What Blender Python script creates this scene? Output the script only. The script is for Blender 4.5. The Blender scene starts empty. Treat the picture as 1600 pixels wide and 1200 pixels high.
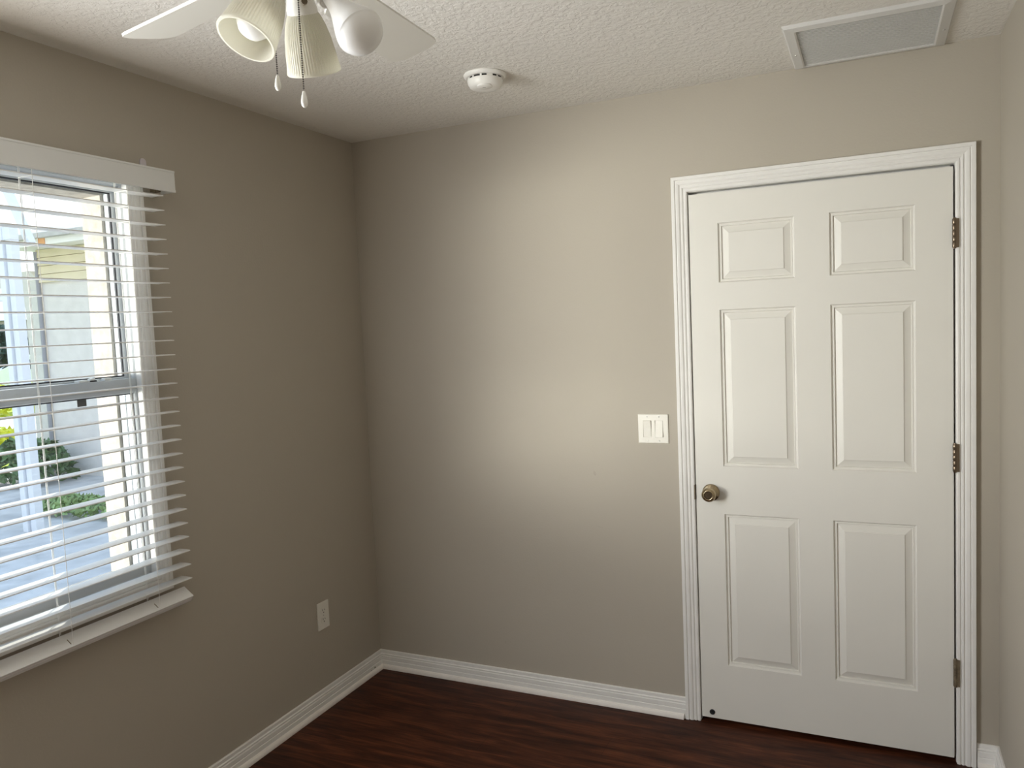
import bpy, bmesh, math, random
from mathutils import Vector, Matrix
random.seed(7)
C = bpy.context.scene.collection
S = bpy.context.scene
R = math.radians

# ------------------------------------------------------------------ camera
cam_d = bpy.data.cameras.new('camera')
cam = bpy.data.objects.new('camera', cam_d)
C.objects.link(cam)
S.camera = cam
cam_d.sensor_width = 36.0
cam_d.lens = 1224.47 / 1600 * 36.0
cam_d.clip_start = 0.02
cam_d.clip_end = 300
cr = Vector((0.9084, 0.4159, -0.0442)).normalized()
cf = Vector((-0.4181, 0.9054, -0.0741)).normalized()
cu = cr.cross(cf).normalized()
M3 = Matrix((cr, cu, -cf)).transposed()
cam.matrix_world = Matrix.Translation((2.1409, -3.0131, 1.5896)) @ M3.to_4x4()

# ------------------------------------------------------------------ world, sun, added daylight lamps, exposure
S.view_settings.view_transform = 'Standard'
S.view_settings.look = 'None'
S.view_settings.exposure = 0.38
S.view_settings.gamma = 1.0
S.view_settings.use_curve_mapping = False
S.cycles.max_bounces = 14
S.cycles.diffuse_bounces = 8
S.cycles.transparent_max_bounces = 16
S.cycles.sample_clamp_indirect = 6.0
S.cycles.caustics_reflective = False
S.cycles.caustics_refractive = False

W = bpy.data.worlds.new('sky')
S.world = W
W.use_nodes = True
nt = W.node_tree
nt.nodes.clear()
wo = nt.nodes.new('ShaderNodeOutputWorld')
bg = nt.nodes.new('ShaderNodeBackground')
tc = nt.nodes.new('ShaderNodeTexCoord')
sx = nt.nodes.new('ShaderNodeSeparateXYZ')
rp = nt.nodes.new('ShaderNodeValToRGB')
rp.color_ramp.elements[0].position = 0.0
rp.color_ramp.elements[0].color = (1.0, 0.97, 0.92, 1)
rp.color_ramp.elements[1].position = 0.7
rp.color_ramp.elements[1].color = (0.50, 0.72, 1.0, 1)
nt.links.new(tc.outputs['Generated'], sx.inputs[0])
nt.links.new(sx.outputs['Z'], rp.inputs[0])
nt.links.new(rp.outputs[0], bg.inputs['Color'])
bg.inputs['Strength'].default_value = 1.6
nt.links.new(bg.outputs[0], wo.inputs[0])


def lamp(name, kind, loc, direction, energy, color, **kw):
    d = bpy.data.lights.new(name, kind)
    d.energy = energy
    d.color = color
    for k, v in kw.items():
        setattr(d, k, v)
    o = bpy.data.objects.new(name, d)
    C.objects.link(o)
    o.location = loc
    o.rotation_euler = Vector(direction).to_track_quat('-Z', 'Y').to_euler()
    return o


lamp('sun', 'SUN', (-6, 8, 9), (0.55, -0.80, -0.72), 3.8, (1.0, 0.93, 0.80), angle=R(0.6))
# added fill lamps tinted as sky and ground, at the added unseen second window
lamp('added_fill_sky', 'AREA', (0.035, -2.50, 1.62), (1.0, 0.15, -0.28), 26, (0.86, 0.92, 1.0),
     shape='RECTANGLE', size=0.74, size_y=0.9)
lamp('added_fill_ground', 'AREA', (0.035, -2.50, 1.20), (1.0, 0.15, 0.42), 21, (1.0, 0.93, 0.82),
     shape='RECTANGLE', size=0.74, size_y=0.6)
# added unseen lamp standing in for a sunlit yard, aimed through the open blind
lamp('added_yard_lamp', 'AREA', (-3.05, -7.20, 0.92), (0.48, 0.87, 0.085), 118, (1.0, 0.955, 0.87),
     shape='RECTANGLE', size=3.6, size_y=1.8, spread=R(56))

# ------------------------------------------------------------------ materials
def mat(name, color, rough=0.5, metal=0.0, spec=0.5):
    m = bpy.data.materials.new(name)
    m.use_nodes = True
    b = m.node_tree.nodes['Principled BSDF']
    b.inputs['Base Color'].default_value = (*color, 1)
    b.inputs['Roughness'].default_value = rough
    b.inputs['Metallic'].default_value = metal
    b.inputs['Specular IOR Level'].default_value = spec
    return m


def nd(m, t, **kw):
    n = m.node_tree.nodes.new(t)
    for k, v in kw.items():
        setattr(n, k, v)
    return n


def coords(m, scale=(1, 1, 1)):
    t = nd(m, 'ShaderNodeTexCoord')
    mp = nd(m, 'ShaderNodeMapping')
    mp.inputs['Scale'].default_value = scale
    m.node_tree.links.new(t.outputs['Object'], mp.inputs['Vector'])
    return mp.outputs['Vector']


def noise(m, vec, scale, detail=3, rough=0.5, dist=0.0):
    n = nd(m, 'ShaderNodeTexNoise')
    n.inputs['Scale'].default_value = scale
    n.inputs['Detail'].default_value = detail
    n.inputs['Roughness'].default_value = rough
    n.inputs['Distortion'].default_value = dist
    m.node_tree.links.new(vec, n.inputs['Vector'])
    return n


def ramp(m, src, stops):
    r = nd(m, 'ShaderNodeValToRGB')
    e = r.color_ramp.elements
    while len(e) < len(stops):
        e.new(0.5)
    for i, (p, c) in enumerate(stops):
        e[i].position = p
        e[i].color = (*c, 1) if len(c) == 3 else c
    m.node_tree.links.new(src, r.inputs[0])
    return r.outputs[0]


def bump(m, height, strength, distance):
    b = nd(m, 'ShaderNodeBump')
    b.inputs['Strength'].default_value = strength
    b.inputs['Distance'].default_value = distance
    m.node_tree.links.new(height, b.inputs['Height'])
    m.node_tree.links.new(b.outputs[0], m.node_tree.nodes['Principled BSDF'].inputs['Normal'])


def base(m, out):
    m.node_tree.links.new(out, m.node_tree.nodes['Principled BSDF'].inputs['Base Color'])


def textured(name, color, rough, nscale, vary, bstr=0.0, bdist=0.002, bscale=None, spec=0.4, detail=4):
    """a colour that wanders a little, with a fine bump"""
    m = mat(name, color, rough, spec=spec)
    v = coords(m)
    n = noise(m, v, nscale, detail)
    lo = tuple(max(0, c * (1 - vary)) for c in color)
    hi = tuple(min(1, c * (1 + vary)) for c in color)
    base(m, ramp(m, n.outputs['Fac'], [(0.3, lo), (0.7, hi)]))
    if bstr:
        b = noise(m, v, bscale or nscale, 3)
        bump(m, b.outputs['Fac'], bstr, bdist)
    return m


WALLC = (0.44, 0.402, 0.340)
M_wall = textured('wall_paint_tan', WALLC, 0.62, 1.3, 0.015, 0.22, 0.002, 130, spec=0.3)

M_ceil = mat('ceiling_knockdown_white', (0.80, 0.78, 0.74), 0.85, spec=0.2)
v = coords(M_ceil)
n1 = noise(M_ceil, v, 55, 4, 0.55, 0.4)
n2 = noise(M_ceil, v, 150, 2)
mx = nd(M_ceil, 'ShaderNodeMath', operation='MULTIPLY_ADD')
hh = ramp(M_ceil, n1.outputs['Fac'], [(0.42, (0, 0, 0)), (0.58, (1, 1, 1))])
M_ceil.node_tree.links.new(n2.outputs['Fac'], mx.inputs[0])
mx.inputs[1].default_value = 0.35
M_ceil.node_tree.links.new(hh, mx.inputs[2])
bump(M_ceil, mx.outputs[0], 0.42, 0.0035)

M_trim = textured('trim_semigloss_white', (0.80, 0.79, 0.77), 0.38, 9, 0.025, 0.05, 0.001, 60)
M_shoe = textured('shoe_moulding_white', (0.84, 0.80, 0.76), 0.4, 12, 0.03)
M_door = textured('door_paint_white', (0.76, 0.745, 0.70), 0.42, 3, 0.02, 0.12, 0.0006, 220)
M_white = mat('white_plastic', (0.82, 0.82, 0.80), 0.35)
M_ivory = mat('ivory_plastic', (0.80, 0.78, 0.72), 0.35)
M_vinyl = mat('window_vinyl_grey_white', (0.52, 0.55, 0.58), 0.4)
M_blind = mat('faux_wood_white', (0.80, 0.80, 0.80), 0.38)
M_valance = mat('valance_white', (0.74, 0.75, 0.74), 0.45)
M_cord = mat('blind_cord_white', (0.85, 0.85, 0.83), 0.8)
M_dark = mat('dark_slot', (0.012, 0.011, 0.010), 0.7)
M_gasket = mat('glazing_gasket', (0.03, 0.032, 0.04), 0.6)
M_rubber = mat('black_rubber', (0.01, 0.01, 0.011), 0.45)
M_knob = mat('antique_nickel', (0.42, 0.34, 0.22), 0.24, 1.0)
M_knob_dark = mat('knob_face_dark', (0.10, 0.075, 0.05), 0.35, 1.0)
M_hinge = mat('hinge_bronze', (0.24, 0.19, 0.14), 0.32, 1.0)
M_hinge_worn = textured('hinge_worn', (0.16, 0.125, 0.08), 0.55, 60, 0.4)
M_chain = mat('chain_dark_bronze', (0.10, 0.09, 0.085), 0.4, 0.8)
M_chrome = mat('brushed_steel', (0.55, 0.54, 0.52), 0.3, 1.0)
M_blade = mat('fan_blade_white', (0.72, 0.71, 0.66), 0.4)
M_fan = mat('fan_enamel_white', (0.80, 0.79, 0.75), 0.3)
M_bulb = mat('bulb_frosted_white', (0.80, 0.80, 0.80), 0.28)
M_vent = mat('vent_paint_grey_white', (0.66, 0.655, 0.64), 0.45)
M_ventin = mat('vent_louver_grey', (0.76, 0.755, 0.735), 0.5)
M_smoke = mat('detector_plastic', (0.86, 0.85, 0.82), 0.32)
M_smokelbl = mat('detector_print_grey', (0.25, 0.25, 0.25), 0.6)
M_tab = mat('bracket_lilac_white', (0.62, 0.58, 0.62), 0.4)

# frosted lamp shade
M_shade = mat('shade_frosted_glass', (0.86, 0.835, 0.755), 0.35)
_b = M_shade.node_tree.nodes['Principled BSDF']
_t = nd(M_shade, 'ShaderNodeBsdfTranslucent')
_t.inputs['Color'].default_value = (0.88, 0.875, 0.80, 1)
_m = nd(M_shade, 'ShaderNodeMixShader')
_m.inputs[0].default_value = 0.42
_o = M_shade.node_tree.nodes['Material Output']
M_shade.node_tree.links.new(_b.outputs[0], _m.inputs[1])
M_shade.node_tree.links.new(_t.outputs[0], _m.inputs[2])
M_shade.node_tree.links.new(_m.outputs[0], _o.inputs['Surface'])

# clear pane
M_glass = bpy.data.materials.new('window_glass')
M_glass.use_nodes = True
_n = M_glass.node_tree
_n.nodes.clear()
_o = _n.nodes.new('ShaderNodeOutputMaterial')
_tr = _n.nodes.new('ShaderNodeBsdfTransparent')
_tr.inputs[0].default_value = (0.95, 0.97, 0.97, 1)
_gl = _n.nodes.new('ShaderNodeBsdfGlossy')
_gl.inputs['Roughness'].default_value = 0.02
_lw = _n.nodes.new('ShaderNodeLayerWeight')
_pw = _n.nodes.new('ShaderNodeMath')
_pw.operation = 'POWER'
_pw.inputs[1].default_value = 5.0
_fr = _n.nodes.new('ShaderNodeMath')
_fr.operation = 'MULTIPLY_ADD'
_fr.inputs[1].default_value = 0.7
_fr.inputs[2].default_value = 0.03
_n.links.new(_lw.outputs['Facing'], _pw.inputs[0])
_n.links.new(_pw.outputs[0], _fr.inputs[0])
_mm = _n.nodes.new('ShaderNodeMixShader')
_n.links.new(_fr.outputs[0], _mm.inputs[0])
_n.links.new(_tr.outputs[0], _mm.inputs[1])
_n.links.new(_gl.outputs[0], _mm.inputs[2])
_n.links.new(_mm.outputs[0], _o.inputs[0])

# dark red-brown laminate planks running along x
M_floor = mat('floor_laminate_mahogany', (0.05, 0.015, 0.008), 0.44, spec=0.14)
v = coords(M_floor)
br = nd(M_floor, 'ShaderNodeTexBrick')
br.offset = 0.37
br.inputs['Scale'].default_value = 1.0
br.inputs['Brick Width'].default_value = 1.22
br.inputs['Row Height'].default_value = 0.127
br.inputs['Mortar Size'].default_value = 0.0009
br.inputs['Mortar Smooth'].default_value = 0.0
br.inputs['Color1'].default_value = (0.35, 0.35, 0.35, 1)
br.inputs['Color2'].default_value = (0.75, 0.75, 0.75, 1)
br.inputs['Mortar'].default_value = (0.10, 0.10, 0.10, 1)
M_floor.node_tree.links.new(v, br.inputs['Vector'])
vs = coords(M_floor, (1.0, 9.0, 9.0))
g1 = noise(M_floor, vs, 3.2, 6, 0.62, 0.6)
vf = coords(M_floor, (2.0, 60.0, 60.0))
g2 = noise(M_floor, vf, 3.0, 4, 0.6, 0.2)
col = ramp(M_floor, g1.outputs['Fac'], [(0.30, (0.020, 0.0066, 0.0035)), (0.50, (0.055, 0.0170, 0.0080)),
                                        (0.72, (0.125, 0.039, 0.0175))])
mixa = nd(M_floor, 'ShaderNodeMixRGB', blend_type='MULTIPLY')
mixa.inputs[0].default_value = 0.75
M_floor.node_tree.links.new(col, mixa.inputs[1])
fine = ramp(M_floor, g2.outputs['Fac'], [(0.35, (0.55, 0.5, 0.5)), (0.6, (1.25, 1.25, 1.25))])
M_floor.node_tree.links.new(fine, mixa.inputs[2])
mixb = nd(M_floor, 'ShaderNodeMixRGB', blend_type='MULTIPLY')
mixb.inputs[0].default_value = 0.6
M_floor.node_tree.links.new(mixa.outputs[0], mixb.inputs[1])
brr = ramp(M_floor, br.outputs['Color'], [(0.05, (0.3, 0.3, 0.3)), (0.35, (0.85, 0.85, 0.85)), (0.75, (1.35, 1.35, 1.35))])
M_floor.node_tree.links.new(brr, mixb.inputs[2])
base(M_floor, mixb.outputs[0])
bump(M_floor, g1.outputs['Fac'], 0.15, 0.002)

# outdoors
M_stucco = textured('stucco_cream', (0.43, 0.395, 0.35), 0.9, 30, 0.16, 0.6, 0.006, 60, spec=0.1)
M_stucco_grey = textured('stucco_house_grey', (0.72, 0.68, 0.65), 0.9, 6, 0.06, 0.4, 0.01, 30, spec=0.1)
M_fascia = mat('fascia_white', (0.85, 0.84, 0.80), 0.5)
M_siding = textured('siding_tan', (0.74, 0.65, 0.47), 0.7, 3, 0.05)
M_orange = mat('fascia_patch_orange', (0.75, 0.38, 0.16), 0.6)
M_column = textured('column_stucco', (0.64, 0.62, 0.58), 0.9, 12, 0.06, 0.4, 0.006, 50, spec=0.1)
M_alum = mat('aluminium_white', (0.72, 0.74, 0.78), 0.45)
M_paver = textured('paver_grey', (0.50, 0.48, 0.48), 0.85, 4, 0.18, 0.3, 0.01, 20)
M_concrete = textured('driveway_concrete', (0.66, 0.64, 0.60), 0.9, 1.5, 0.06)
M_road = textured('road_asphalt', (0.17, 0.17, 0.18), 0.9, 2, 0.1)
M_lawn = textured('lawn_grass', (0.42, 0.50, 0.05), 0.9, 3, 0.25, 0.5, 0.03, 40)
M_leaf_y = textured('leaf_yellow_green', (0.62, 0.62, 0.05), 0.6, 12, 0.25)
M_leaf_d = textured('leaf_dark_green', (0.10, 0.17, 0.07), 0.55, 9, 0.35)
M_leaf_g = textured('leaf_grass_green', (0.24, 0.34, 0.13), 0.6, 9, 0.3)
M_roof = textured('roof_shingle_pale', (0.50, 0.48, 0.45), 0.9, 8, 0.12)
M_car = mat('car_paint_white', (0.80, 0.84, 0.84), 0.2)
M_carwin = mat('car_glass_dark', (0.02, 0.03, 0.035), 0.05)
M_far = mat('far_house_white', (0.80, 0.79, 0.75), 0.8)
M_tree = textured('tree_foliage', (0.06, 0.11, 0.08), 0.7, 1.5, 0.4)
M_bark = textured('bark_brown', (0.14, 0.10, 0.07), 0.9, 12, 0.3)

# ------------------------------------------------------------------ mesh helpers
def BM():
    return bmesh.new()


def obj(name, bm, m, parent=None, smooth=False, loc=None, keep=False):
    bmesh.ops.recalc_face_normals(bm, faces=bm.faces)
    me = bpy.data.meshes.new(name)
    bm.to_mesh(me)
    bm.free()
    for mm in (m if isinstance(m, (list, tuple)) else [m]):
        me.materials.append(mm)
    if smooth:
        for p in me.polygons:
            p.use_smooth = True
        try:
            me.set_sharp_from_angle(angle=R(35))
        except Exception:
            pass
    o = bpy.data.objects.new(name, me)
    C.objects.link(o)
    if parent is not None:
        o.parent = parent
    if loc is not None:
        o.location = loc
    return o


def box(bm, x0, x1, y0, y1, z0, z1, bev=0.0, mi=0):
    vs = [bm.verts.new((x, y, z)) for x in (x0, x1) for y in (y0, y1) for z in (z0, z1)]
    fs = []
    for q in ((0, 1, 3, 2), (4, 6, 7, 5), (0, 4, 5, 1), (2, 3, 7, 6), (0, 2, 6, 4), (1, 5, 7, 3)):
        f = bm.faces.new([vs[i] for i in q])
        f.material_index = mi
        fs.append(f)
    if bev > 0:
        es = list({e for f in fs for e in f.edges})
        bmesh.ops.bevel(bm, geom=es, offset=bev, segments=2, affect='EDGES', profile=0.6)
    return vs


def lathe(bm, prof, seg=32, axis=None, org=(0, 0, 0), mi=0, rib=None, cap0=False, cap1=False):
    """prof = [(radius, height)...] round AXIS (unit vector) through org; rib(i, k, r) may change a radius"""
    ax = Vector(axis or (0, 0, 1)).normalized()
    a = ax.orthogonal().normalized()
    b = ax.cross(a)
    o = Vector(org)
    rings = []
    for i, (r, h) in enumerate(prof):
        if r < 1e-6:
            rings.append([bm.verts.new(o + ax * h)])
            continue
        ring = []
        for k in range(seg):
            t = 2 * math.pi * k / seg
            rr = rib(i, k, r) if rib else r
            ring.append(bm.verts.new(o + ax * h + (a * math.cos(t) + b * math.sin(t)) * rr))
        rings.append(ring)
    for A, B in zip(rings, rings[1:]):
        for k in range(seg):
            l = (k + 1) % seg
            if len(A) == 1 and len(B) == 1:
                continue
            if len(A) == 1:
                f = bm.faces.new((A[0], B[l], B[k]))
            elif len(B) == 1:
                f = bm.faces.new((A[k], A[l], B[0]))
            else:
                f = bm.faces.new((A[k], A[l], B[l], B[k]))
            f.material_index = mi
    if cap0 and len(rings[0]) > 1:
        bm.faces.new(rings[0]).material_index = mi
    if cap1 and len(rings[-1]) > 1:
        bm.faces.new(rings[-1]).material_index = mi


def tube(bm, pts, r, seg=10, caps=True, mi=0):
    pts = [Vector(p) for p in pts]
    rings = []
    ref = None
    for i, p in enumerate(pts):
        d = (pts[min(i + 1, len(pts) - 1)] - pts[max(i - 1, 0)]).normalized()
        if ref is None:
            ref = d.orthogonal().normalized()
        a = (ref - d * ref.dot(d)).normalized()
        ref = a
        b = d.cross(a)
        rr = r[i] if isinstance(r, (list, tuple)) else r
        rings.append([bm.verts.new(p + (a * math.cos(2 * math.pi * k / seg) + b * math.sin(2 * math.pi * k / seg)) * rr)
                      for k in range(seg)])
    for A, B in zip(rings, rings[1:]):
        for k in range(seg):
            l = (k + 1) % seg
            bm.faces.new((A[k], A[l], B[l], B[k])).material_index = mi
    if caps:
        bm.faces.new(rings[0]).material_index = mi
        bm.faces.new(rings[-1]).material_index = mi


def prism(bm, poly, fa, fb, mi=0):
    """poly of 2-D points, fa/fb map a 2-D point to the two ends"""
    A = [bm.verts.new(fa(*p)) for p in poly]
    B = [bm.verts.new(fb(*p)) for p in poly]
    n = len(poly)
    bm.faces.new(A).material_index = mi
    bm.faces.new(list(reversed(B))).material_index = mi
    for k in range(n):
        l = (k + 1) % n
        bm.faces.new((A[k], B[k], B[l], A[l])).material_index = mi


def ring_frame(bm, u0, u1, v0, v1, prof, put, open_bottom=False, mi=0):
    """mitred frame round the inner rectangle; prof = [(outward, height)...], put(u, v, h) -> point"""
    rows = []
    for a, h in prof:
        if open_bottom:
            c = [(u0 - a, v0), (u0 - a, v1 + a), (u1 + a, v1 + a), (u1 + a, v0)]
        else:
            c = [(u0 - a, v0 - a), (u0 - a, v1 + a), (u1 + a, v1 + a), (u1 + a, v0 - a)]
        rows.append([bm.verts.new(put(u, w, h)) for u, w in c])
    m = 3 if open_bottom else 4
    for A, B in zip(rows, rows[1:]):
        for k in range(m):
            l = (k + 1) % 4
            bm.faces.new((A[k], A[l], B[l], B[k])).material_index = mi
    if open_bottom:
        for k in (0, 3):
            try:
                bm.faces.new([r[k] for r in rows])
            except ValueError:
                pass


def empty(name, loc=(0, 0, 0)):
    o = bpy.data.objects.new(name, None)
    o.empty_display_size = 0.1
    C.objects.link(o)
    o.location = loc
    return o


def thing(o, label, cat, group=None):
    o['label'] = label
    o['category'] = cat
    if group:
        o['group'] = group
    return o


def struct(o):
    o['kind'] = 'structure'
    return o


# ------------------------------------------------------------------ room shell
RW, RL, H = 2.5224, 3.76, 2.4485
XO = -0.185                      # outside face of the window wall
WIN = [(-1.955, -1.226), (-2.95, -2.13)]   # window openings in y: the real one, then the added unseen one
WZ0, WZ1 = 0.832, 2.092

bm = BM(); box(bm, -0.10, RW + 0.10, -RL - 0.10, 0.42, -0.06, 0.0)
struct(obj('floor', bm, M_floor))
bm = BM(); box(bm, -0.185, RW + 0.12, -RL - 0.12, 0.12, H, H + 0.10)
struct(obj('ceiling', bm, M_ceil))


def wall_with_holes(bm, x0, x1, ys, ye, zs, ze, holes, mi=0):
    """boxes that leave the (y0, y1, z0, z1) holes free"""
    holes = sorted(holes)
    y = ys
    for (a, b, c, d) in holes:
        box(bm, x0, x1, y, a, zs, ze, mi=mi)
        box(bm, x0, x1, a, b, zs, c, mi=mi)
        box(bm, x0, x1, a, b, d, ze, mi=mi)
        y = b
    box(bm, x0, x1, y, ye, zs, ze, mi=mi)


bm = BM()
wall_with_holes(bm, -0.095, 0.0, -RL, 0.0, 0.0, H, [(a, b, WZ0, WZ1) for a, b in WIN])
wl = struct(obj('wall_left', bm, M_wall))
bm = BM()
wall_with_holes(bm, XO, -0.095, -RL - 0.1, 0.12, -0.15, H + 0.1, [(a - 0.019, b - 0.019, WZ0 - 0.004, WZ1 - 0.03) for a, b in WIN])
obj('exterior_stucco', bm, M_stucco, wl)
# softly rounded sill of the outside reveal
bm = BM()
for a, b in WIN:
    prism(bm, [(XO - 0.012, WZ0 - 0.06), (XO - 0.012, WZ0 - 0.016), (XO - 0.004, WZ0 - 0.006), (XO + 0.02, WZ0 - 0.002), (-0.095, WZ0 + 0.012), (-0.095, WZ0 - 0.06)],
          lambda x, z, a=a: (x, a - 0.019, z), lambda x, z, b=b: (x, b - 0.019, z))
obj('exterior_sill', bm, M_stucco, wl)

DX0, DX1, DZ0, DZ1 = 1.5161, 2.3882, 0.018, 2.050      # door slab
JX0, JX1, JZ1 = 1.5125, 2.3945, 2.0605                  # jamb opening
bm = BM()
box(bm, -0.095, JX0 - 0.02, 0.0, 0.115, 0.0, H)
box(bm, JX1 + 0.02, RW + 0.1, 0.0, 0.115, 0.0, H)
box(bm, JX0 - 0.02, JX1 + 0.02, 0.0, 0.115, JZ1 + 0.02, H)
struct(obj('wall_back', bm, M_wall))
wb = bpy.data.objects['wall_back']
M_scuff = mat('scuff_brown', (0.395, 0.35, 0.30), 0.7)
for pts in ([(1.098, 0.757), (1.112, 0.7535), (1.128, 0.7500), (1.139, 0.7485), (1.128, 0.7482), (1.110, 0.7515)],
            [(1.100, 0.985), (1.108, 0.980), (1.112, 0.968), (1.106, 0.962), (1.098, 0.970)],
            [(0.662, 0.215), (0.665, 0.205), (0.664, 0.192), (0.661, 0.205)]):
    bm = BM(); prism(bm, pts, lambda x, z: (x, 0.0005, z), lambda x, z: (x, -0.0002, z))
    obj('scuff_mark', bm, M_scuff, wb)
bm = BM(); box(bm, RW, RW + 0.1, -RL, 0.0, 0.0, H)
struct(obj('wall_right', bm, M_wall))
bm = BM(); box(bm, -0.095, RW + 0.1, -RL - 0.1, -RL, 0.0, H)
struct(obj('wall_front', bm, M_wall))
# dark hallway side behind the door
bm = BM(); box(bm, JX0 - 0.1, JX1 + 0.1, 0.36, 0.42, 0.0, H)
box(bm, JX0 - 0.12, JX0 - 0.1, 0.115, 0.42, 0.0, H); box(bm, JX1 + 0.1, JX1 + 0.12, 0.115, 0.42, 0.0, H)
box(bm, JX0 - 0.12, JX1 + 0.12, 0.115, 0.42, H, H + 0.05)
struct(obj('wall_hallway', bm, M_wall))

# ------------------------------------------------------------------ skirting with shoe moulding
BASEP = [(0, 0), (0.0145, 0), (0.0145, 0.036), (0.0115, 0.0385), (0.0130, 0.0415), (0.0130, 0.056), (0.0085, 0.0585), (0.0085, 0.0605),
         (0.0115, 0.0625), (0.0115, 0.0655), (0.0070, 0.0685), (0.0075, 0.081), (0.005, 0.084), (0, 0.084)]
SHOEP = [(0.0145, 0), (0.0265, 0), (0.0265, 0.006), (0.0245, 0.013), (0.0205, 0.018), (0.0145, 0.0195)]


def baseboard(name, fa, fb, fa2=None, fb2=None):
    bm = BM(); prism(bm, BASEP, fa, fb)
    o = struct(obj(name, bm, M_trim, smooth=False))
    bm = BM(); prism(bm, SHOEP, fa2 or fa, fb2 or fb)
    s = obj('shoe_moulding', bm, M_shoe, o)
    s['label'] = 'quarter round shoe strip along the floor'
    return o


bbl = baseboard('baseboard_left', lambda d, z: (d, -d, z), lambda d, z: (d, -RL + d, z))
bbb = baseboard('baseboard_back', lambda d, z: (d, -d, z), lambda d, z: (1.4535, -d, z),
                None, lambda d, z: (1.447, -d, z))
baseboard('baseboard_back.001', lambda d, z: (2.4565, -d, z), lambda d, z: (RW - d, -d, z))
baseboard('baseboard_right', lambda d, z: (RW - d, -d, z), lambda d, z: (RW - d, -RL + d, z))
# a paint chip low in the left skirting near the corner
bm = BM()
lathe(bm, [(0.0, 0.0), (0.0045, 0.0004), (0.0, 0.0008)], 10, (1, 0, 0), (0.0145, -0.075, 0.026))
lathe(bm, [(0.0, 0.0), (0.002, 0.0004), (0.0, 0.0008)], 8, (1, 0, 0), (0.0145, -0.105, 0.024))
obj('paint_chip', bm, M_hinge_worn, bbl)

# ------------------------------------------------------------------ door, jamb and casing
CAS = [(0.0, 0.0), (0.0, 0.0095), (0.004, 0.0115), (0.010, 0.0115), (0.0115, 0.0085), (0.0135, 0.0085), (0.016, 0.0125),
       (0.021, 0.0135), (0.0225, 0.0105), (0.025, 0.0105), (0.030, 0.0150), (0.037, 0.0160), (0.0395, 0.0160),
       (0.041, 0.0130), (0.0435, 0.0130), (0.0455, 0.0175), (0.0565, 0.0175), (0.058, 0.0160), (0.058, 0.0)]
bm = BM()
ring_frame(bm, 1.5115, 2.3960, 0.0, 2.0620, CAS, lambda u, w, h: (u, -h, w), open_bottom=True)
struct(obj('trim_1', bm, M_trim))
bm = BM()
box(bm, JX0 - 0.02, JX0, 0.0, 0.115, 0.0, JZ1 + 0.02)
box(bm, JX1, JX1 + 0.02, 0.0, 0.115, 0.0, JZ1 + 0.02)
box(bm, JX0, JX1, 0.0, 0.115, JZ1, JZ1 + 0.02)
box(bm, JX0, JX0 + 0.012, 0.042, 0.075, 0.0, JZ1)       # stop strips
box(bm, JX1 - 0.012, JX1, 0.042, 0.075, 0.0, JZ1)
box(bm, JX0, JX1, 0.042, 0.075, JZ1 - 0.012, JZ1)
jamb = struct(obj('trim_2', bm, M_trim))
bm = BM()
box(bm, JX0 - 0.006, JX0 + 0.0012, -0.0105, 0.03, 0.888, 0.945, 0.001)
o = obj('strike_plate', bm, M_hinge_worn, jamb); o['label'] = 'dark worn strike plate'

DY = -0.004
cols = [DX0, 1.6215, 1.8910, 2.0065, 2.2760, DX1]
rows = [DZ0, 0.2385, 0.8360, 1.0200, 1.6150, 1.7160, 1.9370, DZ1]
bm = BM()
cache = {}


def dv(x, y, z):
    k = (round(x, 5), round(y, 5), round(z, 5))
    if k not in cache:
        cache[k] = bm.verts.new((x, y, z))
    return cache[k]


PAN = [(0.0, 0.0), (0.0035, 0.0065), (0.0075, 0.0075), (0.0085, 0.0062), (0.0115, 0.0062), (0.0135, 0.0125), (0.0365, 0.0040), (0.0380, 0.0015),
       (0.0395, 0.0012)]
for i in range(5):
    for j in range(7):
        x0, x1, z0, z1 = cols[i], cols[i + 1], rows[j], rows[j + 1]
        if i in (1, 3) and j in (1, 3, 5):
            prev = None
            for a, d in PAN:
                lp = [dv(x0 + a, DY + d, z0 + a), dv(x1 - a, DY + d, z0 + a), dv(x1 - a, DY + d, z1 - a), dv(x0 + a, DY + d, z1 - a)]
                if prev:
                    for k in range(4):
                        l = (k + 1) % 4
                        bm.faces.new((prev[k], prev[l], lp[l], lp[k]))
                prev = lp
            bm.faces.new(prev)
        else:
            bm.faces.new((dv(x0, DY, z0), dv(x1, DY, z0), dv(x1, DY, z1), dv(x0, DY, z1)))
DB = DY + 0.035
# sides and back
for i in range(5):
    for zz in (DZ0, DZ1):
        bm.faces.new((dv(cols[i], DY, zz), dv(cols[i + 1], DY, zz), dv(cols[i + 1], DB, zz), dv(cols[i], DB, zz)))
for j in range(7):
    for xx in (DX0, DX1):
        bm.faces.new((dv(xx, DY, rows[j]), dv(xx, DY, rows[j + 1]), dv(xx, DB, rows[j + 1]), dv(xx, DB, rows[j])))
for i in range(5):
    for j in range(7):
        bm.faces.new((dv(cols[i], DB, rows[j]), dv(cols[i + 1], DB, rows[j]), dv(cols[i + 1], DB, rows[j + 1]), dv(cols[i], DB, rows[j + 1])))
door = struct(obj('door_1', bm, M_door))

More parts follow.
